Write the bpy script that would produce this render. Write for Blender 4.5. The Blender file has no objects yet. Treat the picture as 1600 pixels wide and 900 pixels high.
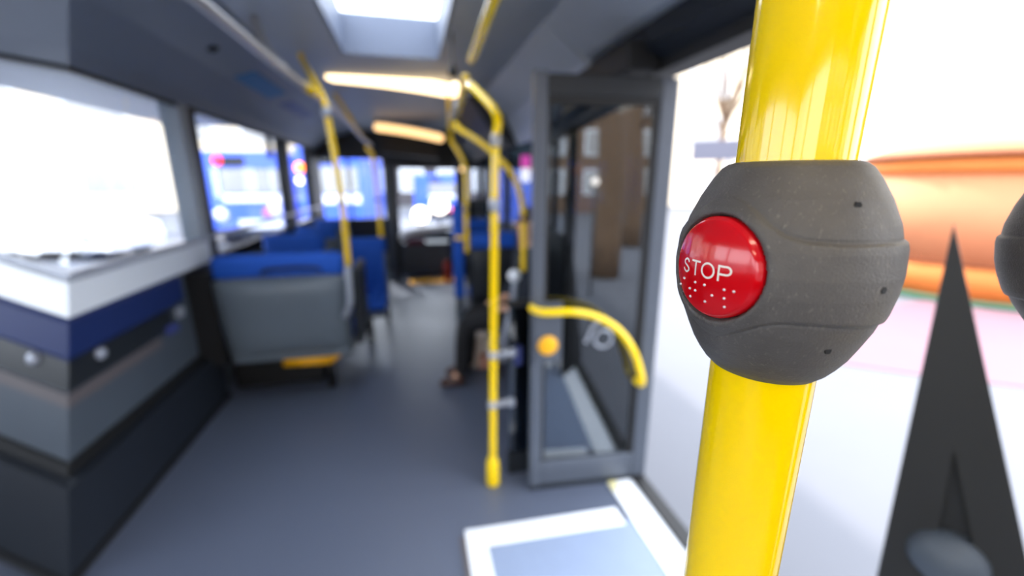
import bpy, bmesh, math, random
from mathutils import Vector, Matrix
random.seed(7)
scn = bpy.context.scene
COL = scn.collection
# ------------------------------------------------------------ camera, sky, exposure
EYE = Vector((0, 0, 1.5))
PITCH, YAW = math.radians(14.3), math.radians(13.4)
cam_d = bpy.data.cameras.new('camera')
cam_d.sensor_width = 36
cam_d.lens = 652 / 1600 * 36
cam_d.clip_start = .01
cam_d.clip_end = 300
cam_d.dof.use_dof = True
cam_d.dof.focus_distance = .150
cam_d.dof.aperture_fstop = 4.2
cam = bpy.data.objects.new('camera', cam_d)
COL.objects.link(cam)
cam.location = EYE
cam.rotation_euler = (math.pi / 2 - PITCH, 0, -YAW)
scn.camera = cam

world = bpy.data.worlds.new('overcast_sky')
scn.world = world
world.use_nodes = True
wn, wl = world.node_tree.nodes, world.node_tree.links
wn.clear()
wo = wn.new('ShaderNodeOutputWorld')
bg = wn.new('ShaderNodeBackground')
tc = wn.new('ShaderNodeTexCoord')
sp = wn.new('ShaderNodeSeparateXYZ')
cr = wn.new('ShaderNodeValToRGB')
cr.color_ramp.elements[0].position = 0
cr.color_ramp.elements[0].color = (.93, .95, 1, 1)
cr.color_ramp.elements[1].position = .9
cr.color_ramp.elements[1].color = (.80, .88, 1, 1)
wl.new(tc.outputs['Generated'], sp.inputs[0])
wl.new(sp.outputs['Z'], cr.inputs[0])
wl.new(cr.outputs[0], bg.inputs['Color'])
bg.inputs['Strength'].default_value = 6.0
wl.new(bg.outputs[0], wo.inputs['Surface'])
sun_d = bpy.data.lights.new('sun', 'SUN')
sun_d.energy = 5.0
sun_d.angle = math.radians(3)
sun_d.color = (1, .95, .88)
sun = bpy.data.objects.new('sun', sun_d)
COL.objects.link(sun)
sun.rotation_euler = (math.radians(48), 0, math.radians(-160))   # comes from ahead of the bus, high
scn.view_settings.view_transform = 'Standard'
scn.view_settings.look = 'None'
scn.view_settings.gamma = 1
scn.view_settings.use_curve_mapping = False
scn.view_settings.exposure = 0.22


# ------------------------------------------------------------ materials
def srgb(r, g, b):
    f = lambda c: (c / 255 / 12.92) if c <= 10.3 else ((c / 255 + .055) / 1.055) ** 2.4
    return (f(r), f(g), f(b), 1)


def mat(name, col, rough=.5, metal=0, noise=0, nscale=30, bump=0, bscale=200, coat=0, emit=None, spec=.5):
    m = bpy.data.materials.new(name)
    m.use_nodes = True
    n, l = m.node_tree.nodes, m.node_tree.links
    b = n['Principled BSDF']
    b.inputs['Base Color'].default_value = col
    b.inputs['Roughness'].default_value = rough
    b.inputs['Metallic'].default_value = metal
    b.inputs['Coat Weight'].default_value = coat
    b.inputs['Coat Roughness'].default_value = .03
    b.inputs['Specular IOR Level'].default_value = spec
    if emit:
        b.inputs['Emission Color'].default_value = emit[0]
        b.inputs['Emission Strength'].default_value = emit[1]
    t = n.new('ShaderNodeTexCoord')
    if noise:
        x = n.new('ShaderNodeTexNoise')
        x.inputs['Scale'].default_value = nscale
        x.inputs['Detail'].default_value = 4
        l.new(t.outputs['Object'], x.inputs['Vector'])
        h = n.new('ShaderNodeMix')
        h.data_type = 'RGBA'
        h.inputs[6].default_value = tuple(c * (1 - noise) for c in col[:3]) + (1,)
        h.inputs[7].default_value = tuple(min(1, c * (1 + noise)) for c in col[:3]) + (1,)
        l.new(x.outputs['Fac'], h.inputs[0])
        l.new(h.outputs[2], b.inputs['Base Color'])
    if bump:
        y = n.new('ShaderNodeTexNoise')
        y.inputs['Scale'].default_value = bscale
        y.inputs['Detail'].default_value = 5
        l.new(t.outputs['Object'], y.inputs['Vector'])
        q = n.new('ShaderNodeBump')
        q.inputs['Strength'].default_value = bump
        q.inputs['Distance'].default_value = .002
        l.new(y.outputs['Fac'], q.inputs['Height'])
        l.new(q.outputs[0], b.inputs['Normal'])
    return m


def glass(name, tint=(1, 1, 1, 1), refl=1.0, base=.03, gcol=(1, 1, 1, 1)):
    """thin pane: straight-through tinted light plus a sharp reflection"""
    m = bpy.data.materials.new(name)
    m.use_nodes = True
    n, l = m.node_tree.nodes, m.node_tree.links
    n.clear()
    o = n.new('ShaderNodeOutputMaterial')
    mx = n.new('ShaderNodeMixShader')
    tr = n.new('ShaderNodeBsdfTransparent')
    gl = n.new('ShaderNodeBsdfGlossy')
    fr = n.new('ShaderNodeFresnel')
    ma = n.new('ShaderNodeMath')
    ma.operation = 'MULTIPLY_ADD'
    ma.use_clamp = True
    ma.inputs[1].default_value = refl
    ma.inputs[2].default_value = base
    fr.inputs['IOR'].default_value = 1.5
    gl.inputs['Roughness'].default_value = .01
    gl.inputs['Color'].default_value = gcol
    tr.inputs['Color'].default_value = tint
    l.new(fr.outputs[0], ma.inputs[0])
    l.new(ma.outputs[0], mx.inputs[0])
    l.new(tr.outputs[0], mx.inputs[1])
    l.new(gl.outputs[0], mx.inputs[2])
    l.new(mx.outputs[0], o.inputs['Surface'])
    return m


M = dict(
    pillar=mat('pale_pillar', srgb(150, 158, 168), .5, noise=.05),
    yellow=mat('yellow_enamel', srgb(255, 214, 0), .10, noise=.03, nscale=9, coat=.2),
    yellow2=mat('yellow_enamel_far', srgb(250, 205, 20), .25, noise=.06, nscale=14, coat=.3),
    amber=mat('amber_plastic', srgb(252, 180, 8), .35, noise=.06),
    red=mat('red_gloss_plastic', srgb(200, 2, 14), .14, noise=.03, coat=.15),
    redlamp=mat('red_lamp', srgb(160, 40, 20), .4, noise=.1),
    print_=mat('pale_print', srgb(235, 228, 215), .5, noise=.05, nscale=400),
    pin=mat('silver_pin', srgb(225, 225, 225), .3, .6, noise=.05),
    rim=mat('dark_gap', srgb(14, 14, 15), .7, noise=.1),
    slate=mat('slate_panel', srgb(70, 78, 88), .55, noise=.10, nscale=6),
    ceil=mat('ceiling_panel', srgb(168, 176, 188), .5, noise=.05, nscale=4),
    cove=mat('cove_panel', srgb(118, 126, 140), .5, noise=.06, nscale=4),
    navy=mat('navy_kick_panel', srgb(17, 24, 34), .6, noise=.15, nscale=5),
    dark=mat('dark_panel', srgb(26, 31, 37), .5, noise=.12),
    black=mat('black_rubber', srgb(15, 16, 18), .6, noise=.2),
    charcoal=mat('charcoal_metal', srgb(27, 27, 27), .5, noise=.1),
    floor=None,
    frame=mat('grey_door_frame', srgb(78, 84, 95), .4, noise=.06),
    sill=mat('pale_sill', srgb(225, 230, 236), .4, noise=.03),
    blue=mat('blue_fabric', srgb(12, 80, 182), .75, noise=.15, nscale=60, bump=.2),
    navyblue=mat('deep_blue_pad', srgb(0, 30, 86), .7, noise=.1, nscale=40),
    shell=mat('grey_seat_shell', srgb(98, 108, 118), .4, noise=.07, nscale=8),
    strip=mat('taupe_strip', srgb(92, 86, 88), .5, noise=.06),
    steel=mat('brushed_steel', srgb(178, 176, 176), .35, .5, noise=.06),
    alu=mat('grey_clamp', srgb(165, 170, 182), .4, .3, noise=.06),
    white=mat('white_strip', srgb(244, 246, 250), .5, noise=.03),
    mat_=mat('pale_ramp_mat', srgb(138, 152, 178), .6, noise=.06, nscale=12, bump=.3, bscale=300),
    adblue=mat('blue_notice', srgb(0, 110, 170), .5, noise=.1),
    adnavy=mat('navy_notice', srgb(60, 70, 130), .5, noise=.1),
    maroon=mat('maroon_panel', srgb(90, 30, 60), .5, noise=.1),
    trousers=mat('black_cloth', srgb(18, 18, 22), .85, noise=.2, nscale=50),
    jacket=mat('dark_coat', srgb(30, 36, 48), .85, noise=.2, nscale=50),
    skin=mat('skin', srgb(224, 172, 140), .5, noise=.05),
    hair=mat('brown_hair', srgb(60, 42, 30), .6, noise=.3, nscale=80),
    shoe=mat('brown_leather', srgb(70, 44, 36), .45, noise=.15),
    bag=mat('beige_bag', srgb(222, 208, 196), .7, noise=.12, nscale=15),
    bagpink=mat('pink_brown_parcel', srgb(196, 140, 120), .6, noise=.15),
    road=mat('pale_paving', srgb(102, 103, 109), .8, noise=.05, nscale=1.2),
    pink=mat('pink_paving', srgb(124, 94, 103), .8, noise=.04, nscale=2),
    orange=mat('orange_canvas', srgb(196, 108, 40), .7, noise=.06, nscale=3),
    peach=mat('peach_canvas', srgb(190, 122, 82), .7, noise=.06, nscale=3),
    brown=mat('brown_trim', srgb(110, 50, 16), .7, noise=.1),
    green=mat('green_plinth', srgb(50, 100, 72), .7, noise=.1),
    cream=mat('cream_render', srgb(236, 218, 190), .8, noise=.08, nscale=1.5),
    tan=mat('tan_render', srgb(120, 96, 76), .8, noise=.12, nscale=1.5),
    wpane=mat('far_window', srgb(172, 170, 168), .2, noise=.1),
    bark=mat('bark', srgb(120, 96, 74), .9, noise=.3, nscale=12, bump=.5),
    foliage=mat('foliage', srgb(90, 110, 60), .9, noise=.4, nscale=20),
    car=mat('white_car_paint', srgb(240, 242, 246), .3, noise=.02, coat=.5),
    busblue=mat('blue_bus_paint', srgb(60, 100, 225), .4, noise=.05, coat=.3),
    buswhite=mat('white_bus_stripe', srgb(235, 238, 250), .4, noise=.03),
    busglass=mat('bus_rear_glass', srgb(150, 150, 150), .15, noise=.2, nscale=3),
    tyre=mat('tyre', srgb(40, 42, 46), .8, noise=.2),
    lampwarm=mat('warm_lamp', srgb(255, 240, 215), .5, emit=(srgb(255, 222, 170), 3.2)),
    lampfill=mat('added_fill_lamp', srgb(255, 244, 225), .5, emit=(srgb(255, 236, 205), 13)),  # only for the fill lights added behind the camera
    lampdim=mat('warm_lamp_dim', srgb(255, 225, 180), .5, emit=(srgb(255, 205, 140), 1.6)),
    lampred=mat('red_lamp_lit', srgb(255, 40, 40), .5, emit=(srgb(255, 30, 60), 3.5)),
    lamporange=mat('orange_lamp_lit', srgb(255, 120, 40), .5, emit=(srgb(255, 110, 30), 7)),
    lampwhite=mat('white_lamp_lit', srgb(255, 245, 235), .5, emit=(srgb(255, 240, 225), 5)),
    magenta=mat('magenta_sign', srgb(205, 60, 160), .5, emit=(srgb(205, 80, 170), .6)),
    signwhite=mat('white_sign', srgb(245, 245, 250), .5, emit=(srgb(245, 245, 255), .7)),
    pane=glass('window_glass', (.96, .98, 1, 1), .2, .0),
    doorpane=glass('door_glass', (.20, .24, .27, 1), 1.2, .10, (.85, .9, .95, 1)),
    tinted=glass('tinted_partition_glass', (.25, .31, .36, 1), .8, .04),
)
# floor: mottled blue-grey vinyl with fine speckle
M['floor'] = mat('blue_grey_vinyl', srgb(88, 95, 112), .38, noise=.18, nscale=140, bump=.15, bscale=400)

# housing plastic: grained grey with pale scuffs
m = mat('grained_grey_plastic', srgb(80, 76, 73), .46, bump=.28, bscale=1900, spec=.5)
M['housing'] = m
n, l = m.node_tree.nodes, m.node_tree.links
t = n.new('ShaderNodeTexCoord')
x1 = n.new('ShaderNodeTexNoise'); x1.inputs['Scale'].default_value = 60; x1.inputs['Detail'].default_value = 6
mp = n.new('ShaderNodeMapping'); mp.inputs['Scale'].default_value = (900, 900, 420)
x2 = n.new('ShaderNodeTexNoise'); x2.inputs['Scale'].default_value = 1; x2.inputs['Detail'].default_value = 3
r1 = n.new('ShaderNodeValToRGB')
r1.color_ramp.elements[0].position = .3; r1.color_ramp.elements[0].color = srgb(74, 70, 67)
r1.color_ramp.elements[1].position = .7; r1.color_ramp.elements[1].color = srgb(86, 82, 78)
r2 = n.new('ShaderNodeValToRGB')
r2.color_ramp.elements[0].position = .60; r2.color_ramp.elements[0].color = (0, 0, 0, 1)
r2.color_ramp.elements[1].position = .76; r2.color_ramp.elements[1].color = (.55, .55, .55, 1)
mx = n.new('ShaderNodeMix'); mx.data_type = 'RGBA'
mx.inputs[7].default_value = srgb(122, 115, 106)
l.new(t.outputs['Object'], x1.inputs['Vector']); l.new(t.outputs['Object'], mp.inputs['Vector'])
l.new(mp.outputs[0], x2.inputs['Vector'])
l.new(x1.outputs['Fac'], r1.inputs[0]); l.new(x2.outputs['Fac'], r2.inputs[0])
l.new(r1.outputs[0], mx.inputs[6]); l.new(r2.outputs[0], mx.inputs[0])
l.new(mx.outputs[2], n['Principled BSDF'].inputs['Base Color'])


# ------------------------------------------------------------ object helpers
def obj(name, verts, faces, m, parent=None, smooth=False, bevel=0, label=None):
    me = bpy.data.meshes.new(name)
    me.from_pydata([tuple(v) for v in verts], [], faces)
    bm = bmesh.new(); bm.from_mesh(me)
    bmesh.ops.recalc_face_normals(bm, faces=bm.faces)
    if bevel:
        bmesh.ops.bevel(bm, geom=list(bm.edges), offset=bevel, segments=3, profile=.5, affect='EDGES')
    bm.to_mesh(me); bm.free()
    if smooth:
        for p in me.polygons: p.use_smooth = True
    me.materials.append(m)
    o = bpy.data.objects.new(name, me)
    COL.objects.link(o)
    if parent is not None:
        o.parent = parent
        o.matrix_parent_inverse = Matrix.Translation(parent.location).inverted() @ Matrix.Identity(4) if parent.type == 'EMPTY' else Matrix.Identity(4)
        if parent.type != 'EMPTY' and parent.parent is None:
            o.matrix_parent_inverse = Matrix.Translation(parent.location).inverted()
    if label: o['label'] = label
    return o


def thing(name, label, cat, loc=(0, 0, 0), group=None):
    o = bpy.data.objects.new(name, None)
    o.empty_display_size = .05
    COL.objects.link(o)
    o.location = loc
    o['label'] = label; o['category'] = cat
    if group: o['group'] = group
    return o


def tag(o, label, cat, group=None):
    o['label'] = label; o['category'] = cat
    if group: o['group'] = group
    return o


def struct(o):
    o['kind'] = 'structure'
    return o


def boxg(x0, x1, y0, y1, z0, z1):
    v = [(x, y, z) for x in (x0, x1) for y in (y0, y1) for z in (z0, z1)]
    f = [(0, 1, 3, 2), (4, 6, 7, 5), (0, 4, 5, 1), (2, 3, 7, 6), (0, 2, 6, 4), (1, 5, 7, 3)]
    return v, f


def box(name, x0, x1, y0, y1, z0, z1, m, parent=None, bevel=0, label=None, smooth=False):
    v, f = boxg(x0, x1, y0, y1, z0, z1)
    return obj(name, v, f, m, parent, smooth, bevel, label)


def merge(*gs):
    V, Fa = [], []
    for v, f in gs:
        k = len(V); V += list(v); Fa += [tuple(i + k for i in q) for q in f]
    return V, Fa


def smooth_path(pts, n=8):
    """Catmull-Rom through points"""
    P = [Vector(p) for p in pts]
    if len(P) < 3: return P
    out = []
    for i in range(len(P) - 1):
        p0 = P[max(i - 1, 0)]; p1 = P[i]; p2 = P[i + 1]; p3 = P[min(i + 2, len(P) - 1)]
        for k in range(n):
            t = k / n
            out.append(.5 * ((2 * p1) + (p2 - p0) * t + (2 * p0 - 5 * p1 + 4 * p2 - p3) * t * t + (3 * p1 - p0 - 3 * p2 + p3) * t ** 3))
    out.append(P[-1])
    return out


def tubeg(pts, r, seg=16, cap=True):
    P = [Vector(p) for p in pts]
    rs = r if isinstance(r, (list, tuple)) else [r] * len(P)
    V, Fa = [], []
    up = None
    for i, p in enumerate(P):
        d = (P[min(i + 1, len(P) - 1)] - P[max(i - 1, 0)]).normalized()
        if up is None:
            a = Vector((0, 0, 1)) if abs(d.z) < .9 else Vector((1, 0, 0))
            up = d.cross(a).normalized()
        else:
            up = (up - d * up.dot(d)).normalized()
        s = d.cross(up)
        for k in range(seg):
            a = 2 * math.pi * k / seg
            V.append(p + (up * math.cos(a) + s * math.sin(a)) * rs[i])
    for i in range(len(P) - 1):
        for k in range(seg):
            a, b = i * seg + k, i * seg + (k + 1) % seg
            Fa.append((a, b, b + seg, a + seg))
    if cap:
        Fa.append(tuple(range(seg - 1, -1, -1)))
        Fa.append(tuple(range((len(P) - 1) * seg, len(P) * seg)))
    return V, Fa


def tube(name, pts, r, m, parent=None, seg=16, curve=True, label=None):
    v, f = tubeg(smooth_path(pts) if curve else pts, r, seg)
    o = obj(name, v, f, m, parent, True, label=label)
    return o


def latheg(c, prof, seg=32, axis=(0, 0, 1)):
    """prof = [(radius, along)] about c"""
    ax = Vector(axis).normalized()
    a = Vector((0, 0, 1)) if abs(ax.z) < .9 else Vector((1, 0, 0))
    u = ax.cross(a).normalized(); w = ax.cross(u)
    V, Fa = [], []
    for r, h in prof:
        for k in range(seg):
            t = 2 * math.pi * k / seg
            V.append(Vector(c) + ax * h + (u * math.cos(t) + w * math.sin(t)) * max(r, 1e-5))
    for i in range(len(prof) - 1):
        for k in range(seg):
            p, q = i * seg + k, i * seg + (k + 1) % seg
            Fa.append((p, q, q + seg, p + seg))
    Fa.append(tuple(range(seg - 1, -1, -1))); Fa.append(tuple(range((len(prof) - 1) * seg, len(prof) * seg)))
    return V, Fa


def lathe(name, c, prof, m, parent=None, seg=32, axis=(0, 0, 1), label=None):
    v, f = latheg(c, prof, seg, axis)
    return obj(name, v, f, m, parent, True, label=label)


def ball(c, r, n=8):
    return [(r * math.sin(math.pi * i / n), -r * math.cos(math.pi * i / n)) for i in range(n + 1)]


# ------------------------------------------------------------ the folded left wall
# The side wall runs along the bus and turns away at a leaning corner; the second leg
# is the same wall section again, mirrored in the plane of that corner.
_d = Vector((math.sin(YAW) * math.cos(PITCH), math.cos(YAW) * math.cos(PITCH), -math.sin(PITCH)))
_r = Vector((math.cos(YAW), -math.sin(YAW), 0))
_u = _r.cross(_d)
N = ((_d + _r * (-693 / 652) + _u).cross(_d + _r * (-693 / 652) - _u)).normalized()


def yfold(x, z):
    return -(N.x * x + N.z * (z - 1.5)) / N.y


def mirr(p):
    p = Vector(p); return p - 2 * N.dot(p - EYE) * N


def strip(name, prof, y1, m, parent=None, y0=None, leg=1, label=None):
    """cross-section prof [(x,z)] swept along the wall from the corner (or y0) to y1"""
    k = len(prof)
    V = [Vector((x, (yfold(x, z) if y0 is None else y0), z)) for x, z in prof]
    V += [Vector((x, y1, z)) for x, z in prof]
    if leg == 2: V = [mirr(p) for p in V]
    Fa = [tuple(range(k)), tuple(range(2 * k - 1, k - 1, -1))]
    Fa += [(i, (i + 1) % k, (i + 1) % k + k, i + k) for i in range(k)]
    return obj(name, V, Fa, m, parent, label=label)


FRONT = 7.5
XW = -1.42
rect = lambda x0, x1, z0, z1: [(x0, z0), (x1, z0), (x1, z1), (x0, z1)]
END2 = 4.0
for leg, y1, side in ((1, FRONT, 'left'), (2, END2, 'left_rear')):
    w = struct(strip('wall_' + side, rect(-1.52, XW, 0, .965), y1, M['slate'], leg=leg))
    strip('waist_strip', rect(XW, XW + .012, .60, .65), y1 if leg == 2 else 2.6, M['strip'], w, leg=leg)
    strip('upper_panel', rect(XW, XW + .006, .66, .80), 2.75, M['dark'], w, leg=leg)
    strip('shadow_gap', rect(XW, XW + .02, .345, .39), 3.12 if leg == 1 else y1, M['black'], w, leg=leg)
    k = strip('kick_panel', rect(XW, -1.35, 0.0, .345), 3.12 if leg == 1 else y1, M['navy'], w, leg=leg)
    strip('floor_edging', rect(-1.35, -1.335, 0.0, .03), 3.12 if leg == 1 else y1, M['black'], w, leg=leg)
    strip('window_ledge', rect(XW - .02, XW + .05, .965, 1.10), 3.27 if leg == 1 else y1, M['sill'], w, leg=leg)
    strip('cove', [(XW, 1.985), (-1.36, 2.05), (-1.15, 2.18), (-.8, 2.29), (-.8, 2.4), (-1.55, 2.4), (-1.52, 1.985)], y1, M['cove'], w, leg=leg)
    strip('window_gasket', rect(XW - .01, XW + .008, 1.965, 1.985), y1, M['black'], w, leg=leg)
    strip('lower_gasket', rect(XW - .02, XW + .012, 1.10, 1.125), y1, M['alu'], w, leg=leg)
    wi = struct(strip('window_%d' % leg, rect(-1.475, -1.469, 1.12, 1.975), 3.30 if leg == 1 else y1, M['pane'], leg=leg))
wl1 = bpy.data.objects['wall_left']
# light pillar + dark rubber, then the second and third windows
for y0, y1, mm in ((3.28, 3.40, 'pillar'), (3.40, 3.50, 'black')):
    strip('pillar', rect(-1.52, XW + .01, .96, 1.99), y1, M[mm], wl1, y0=y0)
strip('window_base', rect(-1.52, XW, .90, .97), FRONT, M['slate'], wl1, y0=3.5)
strip('pillar', rect(-1.52, XW + .01, .96, 1.99), 5.82, M['dark'], wl1, y0=5.66)
strip('pillar', rect(-1.50, XW - .03, 1.75, 1.99), 5.32, M['dark'], wl1, y0=5.28)
strip('pillar', rect(-1.52, XW + .01, .96, 1.99), FRONT, M['dark'], wl1, y0=7.0)
struct(strip('window_3', rect(-1.475, -1.469, .97, 1.98), 5.66, M['pane'], y0=3.5))
struct(strip('window_4', rect(-1.475, -1.469, .97, 1.98), 7.0, M['pane'], y0=5.82))
# fasteners on the wall
for leg in (1, 2):
    k = thing('wall_fastener', ('pale round fastener low on the slate wall just right of the corner',
                                'pale round fastener low on the slate wall just left of the corner')[leg - 1], 'fastener')
    v, f = latheg((XW, 2.15, .745), [(.028, 0), (.03, .01), (.024, .022), (.008, .028)], 20, (1, 0, 0))
    if leg == 2: v = [mirr(p) for p in v]
    obj('cap', v, f, M['alu'], k, True)
    v, f = latheg((XW, 2.15, .745), [(.036, 0), (.036, .004)], 20, (1, 0, 0))
    if leg == 2: v = [mirr(p) for p in v]
    obj('washer', v, f, M['slate'], k, True)
# blue padded board along the wall (both legs of the corner)
for leg in (1, 2):
    strip('leaning_pad', [(XW, .80), (XW + .05, .80), (XW + .065, .82), (XW + .065, .945), (XW + .05, .962), (XW, .962)], 2.80 if leg == 1 else 3.2, M['navyblue'],
          wl1 if leg == 1 else bpy.data.objects['wall_left_rear'], leg=leg, label='dark blue padded board under the window')
strip('gap_shade_filler', rect(XW, -1.27, .30, .93), 3.2, M['black'], wl1, y0=2.98)  # black filler stands in for the shade between wall and seat
k = thing('belt_buckle', 'small pale blue buckle hanging on the wall below the end of the blue pad', 'buckle', (XW + .03, 2.82, .70))
box('tongue', XW, XW + .03, 2.80, 2.86, .70, .76, M['alu'], k, .008)
box('catch', XW, XW + .035, 2.66, 2.76, .64, .69, M['adnavy'], k, .008)

# ------------------------------------------------------------ floor, ceiling, shell
struct(box('floor', -3.2, 1.10, -2.5, FRONT, -.06, 0, M['floor']))
sx0, sx1, sy0, sy1 = -.36, .235, 1.7, 3.14
V, Fa = merge(boxg(-3.4, sx0 - .02, -2.5, FRONT, 2.3, 2.36), boxg(sx1 + .02, 1.25, -2.5, FRONT, 2.3, 2.36),
              boxg(sx0 - .02, sx1 + .02, -2.5, sy0 - .02, 2.3, 2.36), boxg(sx0 - .02, sx1 + .02, sy1 + .02, FRONT, 2.3, 2.36))
ceiling = struct(obj('ceiling', V, Fa, M['ceil']))
t = .02
V, Fa = merge(boxg(sx0 - t, sx0, sy0, sy1, 2.3, 2.54), boxg(sx1, sx1 + t, sy0, sy1, 2.3, 2.54),
              boxg(sx0, sx1, sy0 - t, sy0, 2.3, 2.54), boxg(sx0, sx1, sy1, sy1 + t, 2.3, 2.54))
hatch = thing('roof_hatch', 'skylight hatch in the ceiling with a pale frosted well', 'skylight', (0, 2.5, 2.3))
obj('well', V, Fa, mat('hatch_well', srgb(112, 120, 138), .5, noise=.03), hatch)
box('pane', sx0, sx1, sy0, sy1, 2.52, 2.526, M['pane'], hatch)
# rear and rear-left closing walls
wre = struct(box('wall_rear', -3.2, 1.2, -2.56, -2.5, 0, .75, M['dark']))
box('header', -3.2, 1.2, -2.56, -2.5, 2.1, 2.3, M['dark'], wre)
for x in (-3.2, -1.75, -.35, 1.1):
    box('pillar', x, x + .1, -2.56, -2.5, .75, 2.1, M['dark'], wre)
struct(box('window_9', -3.1, 1.1, -2.535, -2.53, .75, 2.1, M['pane']))
wbl = struct(box('wall_back_left', -3.2, -3.14, -2.5, 3.4, 0, .95, M['slate']))
box('header', -3.2, -3.14, -2.5, 3.4, 2.0, 2.3, M['cove'], wbl)
for y in (-2.5, -1.0, .5, 2.0, 3.3):
    box('pillar', -3.2, -3.14, y, y + .1, .95, 2.0, M['dark'], wbl)
struct(box('window_5', -3.18, -3.174, -2.4, 3.3, .95, 2.0, M['pane']))
# right side: wall behind the door, wall ahead of the door
wr = struct(box('wall_right', 1.10, 1.16, 1.75, FRONT, 0, .95, M['dark']))
box('header', 1.08, 1.16, 2.30, FRONT, 1.86, 2.3, M['cove'], wr)
for y in (1.75, 3.05, 4.9, 6.9):
    box('pillar', 1.09, 1.16, y, y + .14, .95, 1.86, M['dark'], wr)
strip('cove', [(1.08, 1.86), (1.08, 2.3), (.72, 2.3), (.95, 2.12)], 4.3, M['ceil'], wr, y0=2.30)
strip('cove', [(1.06, 2.12), (1.06, 2.3), (.72, 2.3), (.95, 2.14)], 2.30, M['ceil'], wr, y0=-2.5)
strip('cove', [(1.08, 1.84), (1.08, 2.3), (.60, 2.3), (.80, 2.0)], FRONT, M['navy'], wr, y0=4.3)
struct(box('window_6', 1.12, 1.126, 1.85, FRONT, .95, 1.86, M['tinted']))
wrb = struct(box('wall_right_rear', 1.10, 1.16, -2.5, -.45, 0, .95, M['dark']))
box('header', 1.08, 1.16, -2.5, -.45, 1.95, 2.3, M['dark'], wrb)
for y in (-2.5, -1.5, -.55):
    box('pillar', 1.09, 1.16, y, y + .1, .95, 1.95, M['black'], wrb)
struct(box('window_7', 1.12, 1.126, -2.4, -.55, .95, 1.95, M['pane']))
# doorway head: black beam and dark operator cover
dh = struct(box('door_head', 1.04, 1.16, -.45, 2.30, 1.945, 2.3, M['black']))
strip('operator_cover', [(1.04, 1.99), (.965, 2.03), (.98, 2.10), (1.06, 2.3), (1.10, 2.3), (1.10, 1.99)], 2.30, M['navy'], dh, y0=-.45)
box('leaf_bracket', .90, 1.06, 1.72, 2.30, 1.95, 2.06, M['black'], dh, .01)
lathe('warning_lamp', (1.02, 1.42, 2.17), [(.045, 0), (.045, .02), (.03, .035), (0.001, .04)], M['redlamp'], dh, 20, (-1, 0, -.4))
# sill of the doorway
th = struct(box('threshold', .90, 1.03, -.45, 1.66, 0.0, .008, M['white']))
box('sill_rubber', 1.03, 1.10, -.45, 1.70, 0.0, .02, M['black'], th)
box('sill_corner', .90, .94, 1.60, 1.66, .008, .012, mat('worn_yellow_paint', srgb(230, 220, 160), .6, noise=.1), th)
# fold-out ramp in the floor with its white border
rp = thing('access_ramp', 'pale grey ramp plate in the floor at the doorway with broad white border', 'ramp', (.55, .9, 0))
V, Fa = merge(boxg(.15, .86, 1.43, 1.53, .001, .006), boxg(.15, .235, .2, 1.43, .001, .006), boxg(.235, .86, .2, .29, .001, .006))
# skew the far border slightly, as laid
V = [(x, y - .03 * (x - .15) / .7 if y > 1.3 else y, z) for x, y, z in V]
obj('border', V, Fa, M['white'], rp)
box('plate', .235, .90, .29, 1.42, .001, .004, M['mat_'], rp)
box('edge_trim', .125, .15, .2, 1.50, .001, .006, M['strip'], rp)

# front end: bulkhead with the windscreen
wf = struct(box('wall_front', -1.5, -.20, FRONT, FRONT + .06, 0, .90, M['dark']))
box('left_head', -1.5, -.20, FRONT, FRONT + .06, 1.86, 2.3, M['dark'], wf)
for x0, x1 in ((-1.5, -1.40), (-.98, -.94), (-.42, -.20)):
    box('pillar', x0, x1, FRONT, FRONT + .06, .90, 1.86, M['dark'], wf)
struct(box('window_10', -1.40, -.42, FRONT + .03, FRONT + .035, .90, 1.86, M['pane']))
box('right_part', .78, 1.16, FRONT, FRONT + .06, 0, 1.2, M['dark'], wf)
box('right_head', .78, 1.16, FRONT, FRONT + .06, 1.72, 2.3, M['dark'], wf)
box('lower_part', -.20, .78, FRONT, FRONT + .06, 0, .66, M['slate'], wf)
box('head_part', -.20, .78, FRONT, FRONT + .06, 1.72, 2.3, M['charcoal'], wf)
struct(box('window_8', -.20, 1.16, FRONT + .03, FRONT + .035, .66, 1.72, M['pane']))
dp = thing('display_box', 'black display box hung from the ceiling before the windscreen', 'display', (0, 6.5, 2.1))
V, Fa = merge(boxg(-.36, .44, 6.5, 6.72, 1.90, 2.22))
V = [(x, y, z - .10 * (x + .36)) for x, y, z in V]
obj('case', V, Fa, M['black'], dp, bevel=.01)
box('bracket', -.1, .2, 6.55, 6.65, 2.1, 2.3, M['dark'], dp)
box('cab_post', .76, .90, 7.2, 7.45, 0, 2.2, M['dark'], wf, .01)
ds = thing('dashboard', 'grey dashboard below the windscreen with white curved top and maroon stripe', 'dashboard', (.25, 7.1, 0))
box('body', -.18, .60, 7.0, 7.45, .02, .52, M['slate'], ds, .02)
tube('hood', [(-.20, 6.98, .60), (-.12, 6.96, .68), (.1, 6.98, .735), (.4, 7.0, .755), (.68, 7.05, .79)], .05, M['white'], ds, 12)
box('stripe', -.12, .2, 6.985, 7.01, .50, .60, M['maroon'], ds)
cs = thing('driver_partition', 'tall grey screen panel standing left of the windscreen', 'partition', (-.3, 6.6, 0))
box('panel', -.36, -.26, 6.55, 6.62, 0.0, 1.72, M['slate'], cs, .01)
box('dark_post', -.24, -.20, 6.55, 6.62, 0.0, 1.72, M['dark'], cs)
yl = tag(box('floor_line', -.09, .62, 6.30, 6.62, .001, .005, M['amber']), 'yellow line on the floor far ahead in front of the dashboard', 'marking')
ex = thing('fire_extinguisher', 'small red extinguisher standing beside the far dashboard', 'extinguisher', (.50, 6.4, 0))
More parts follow.
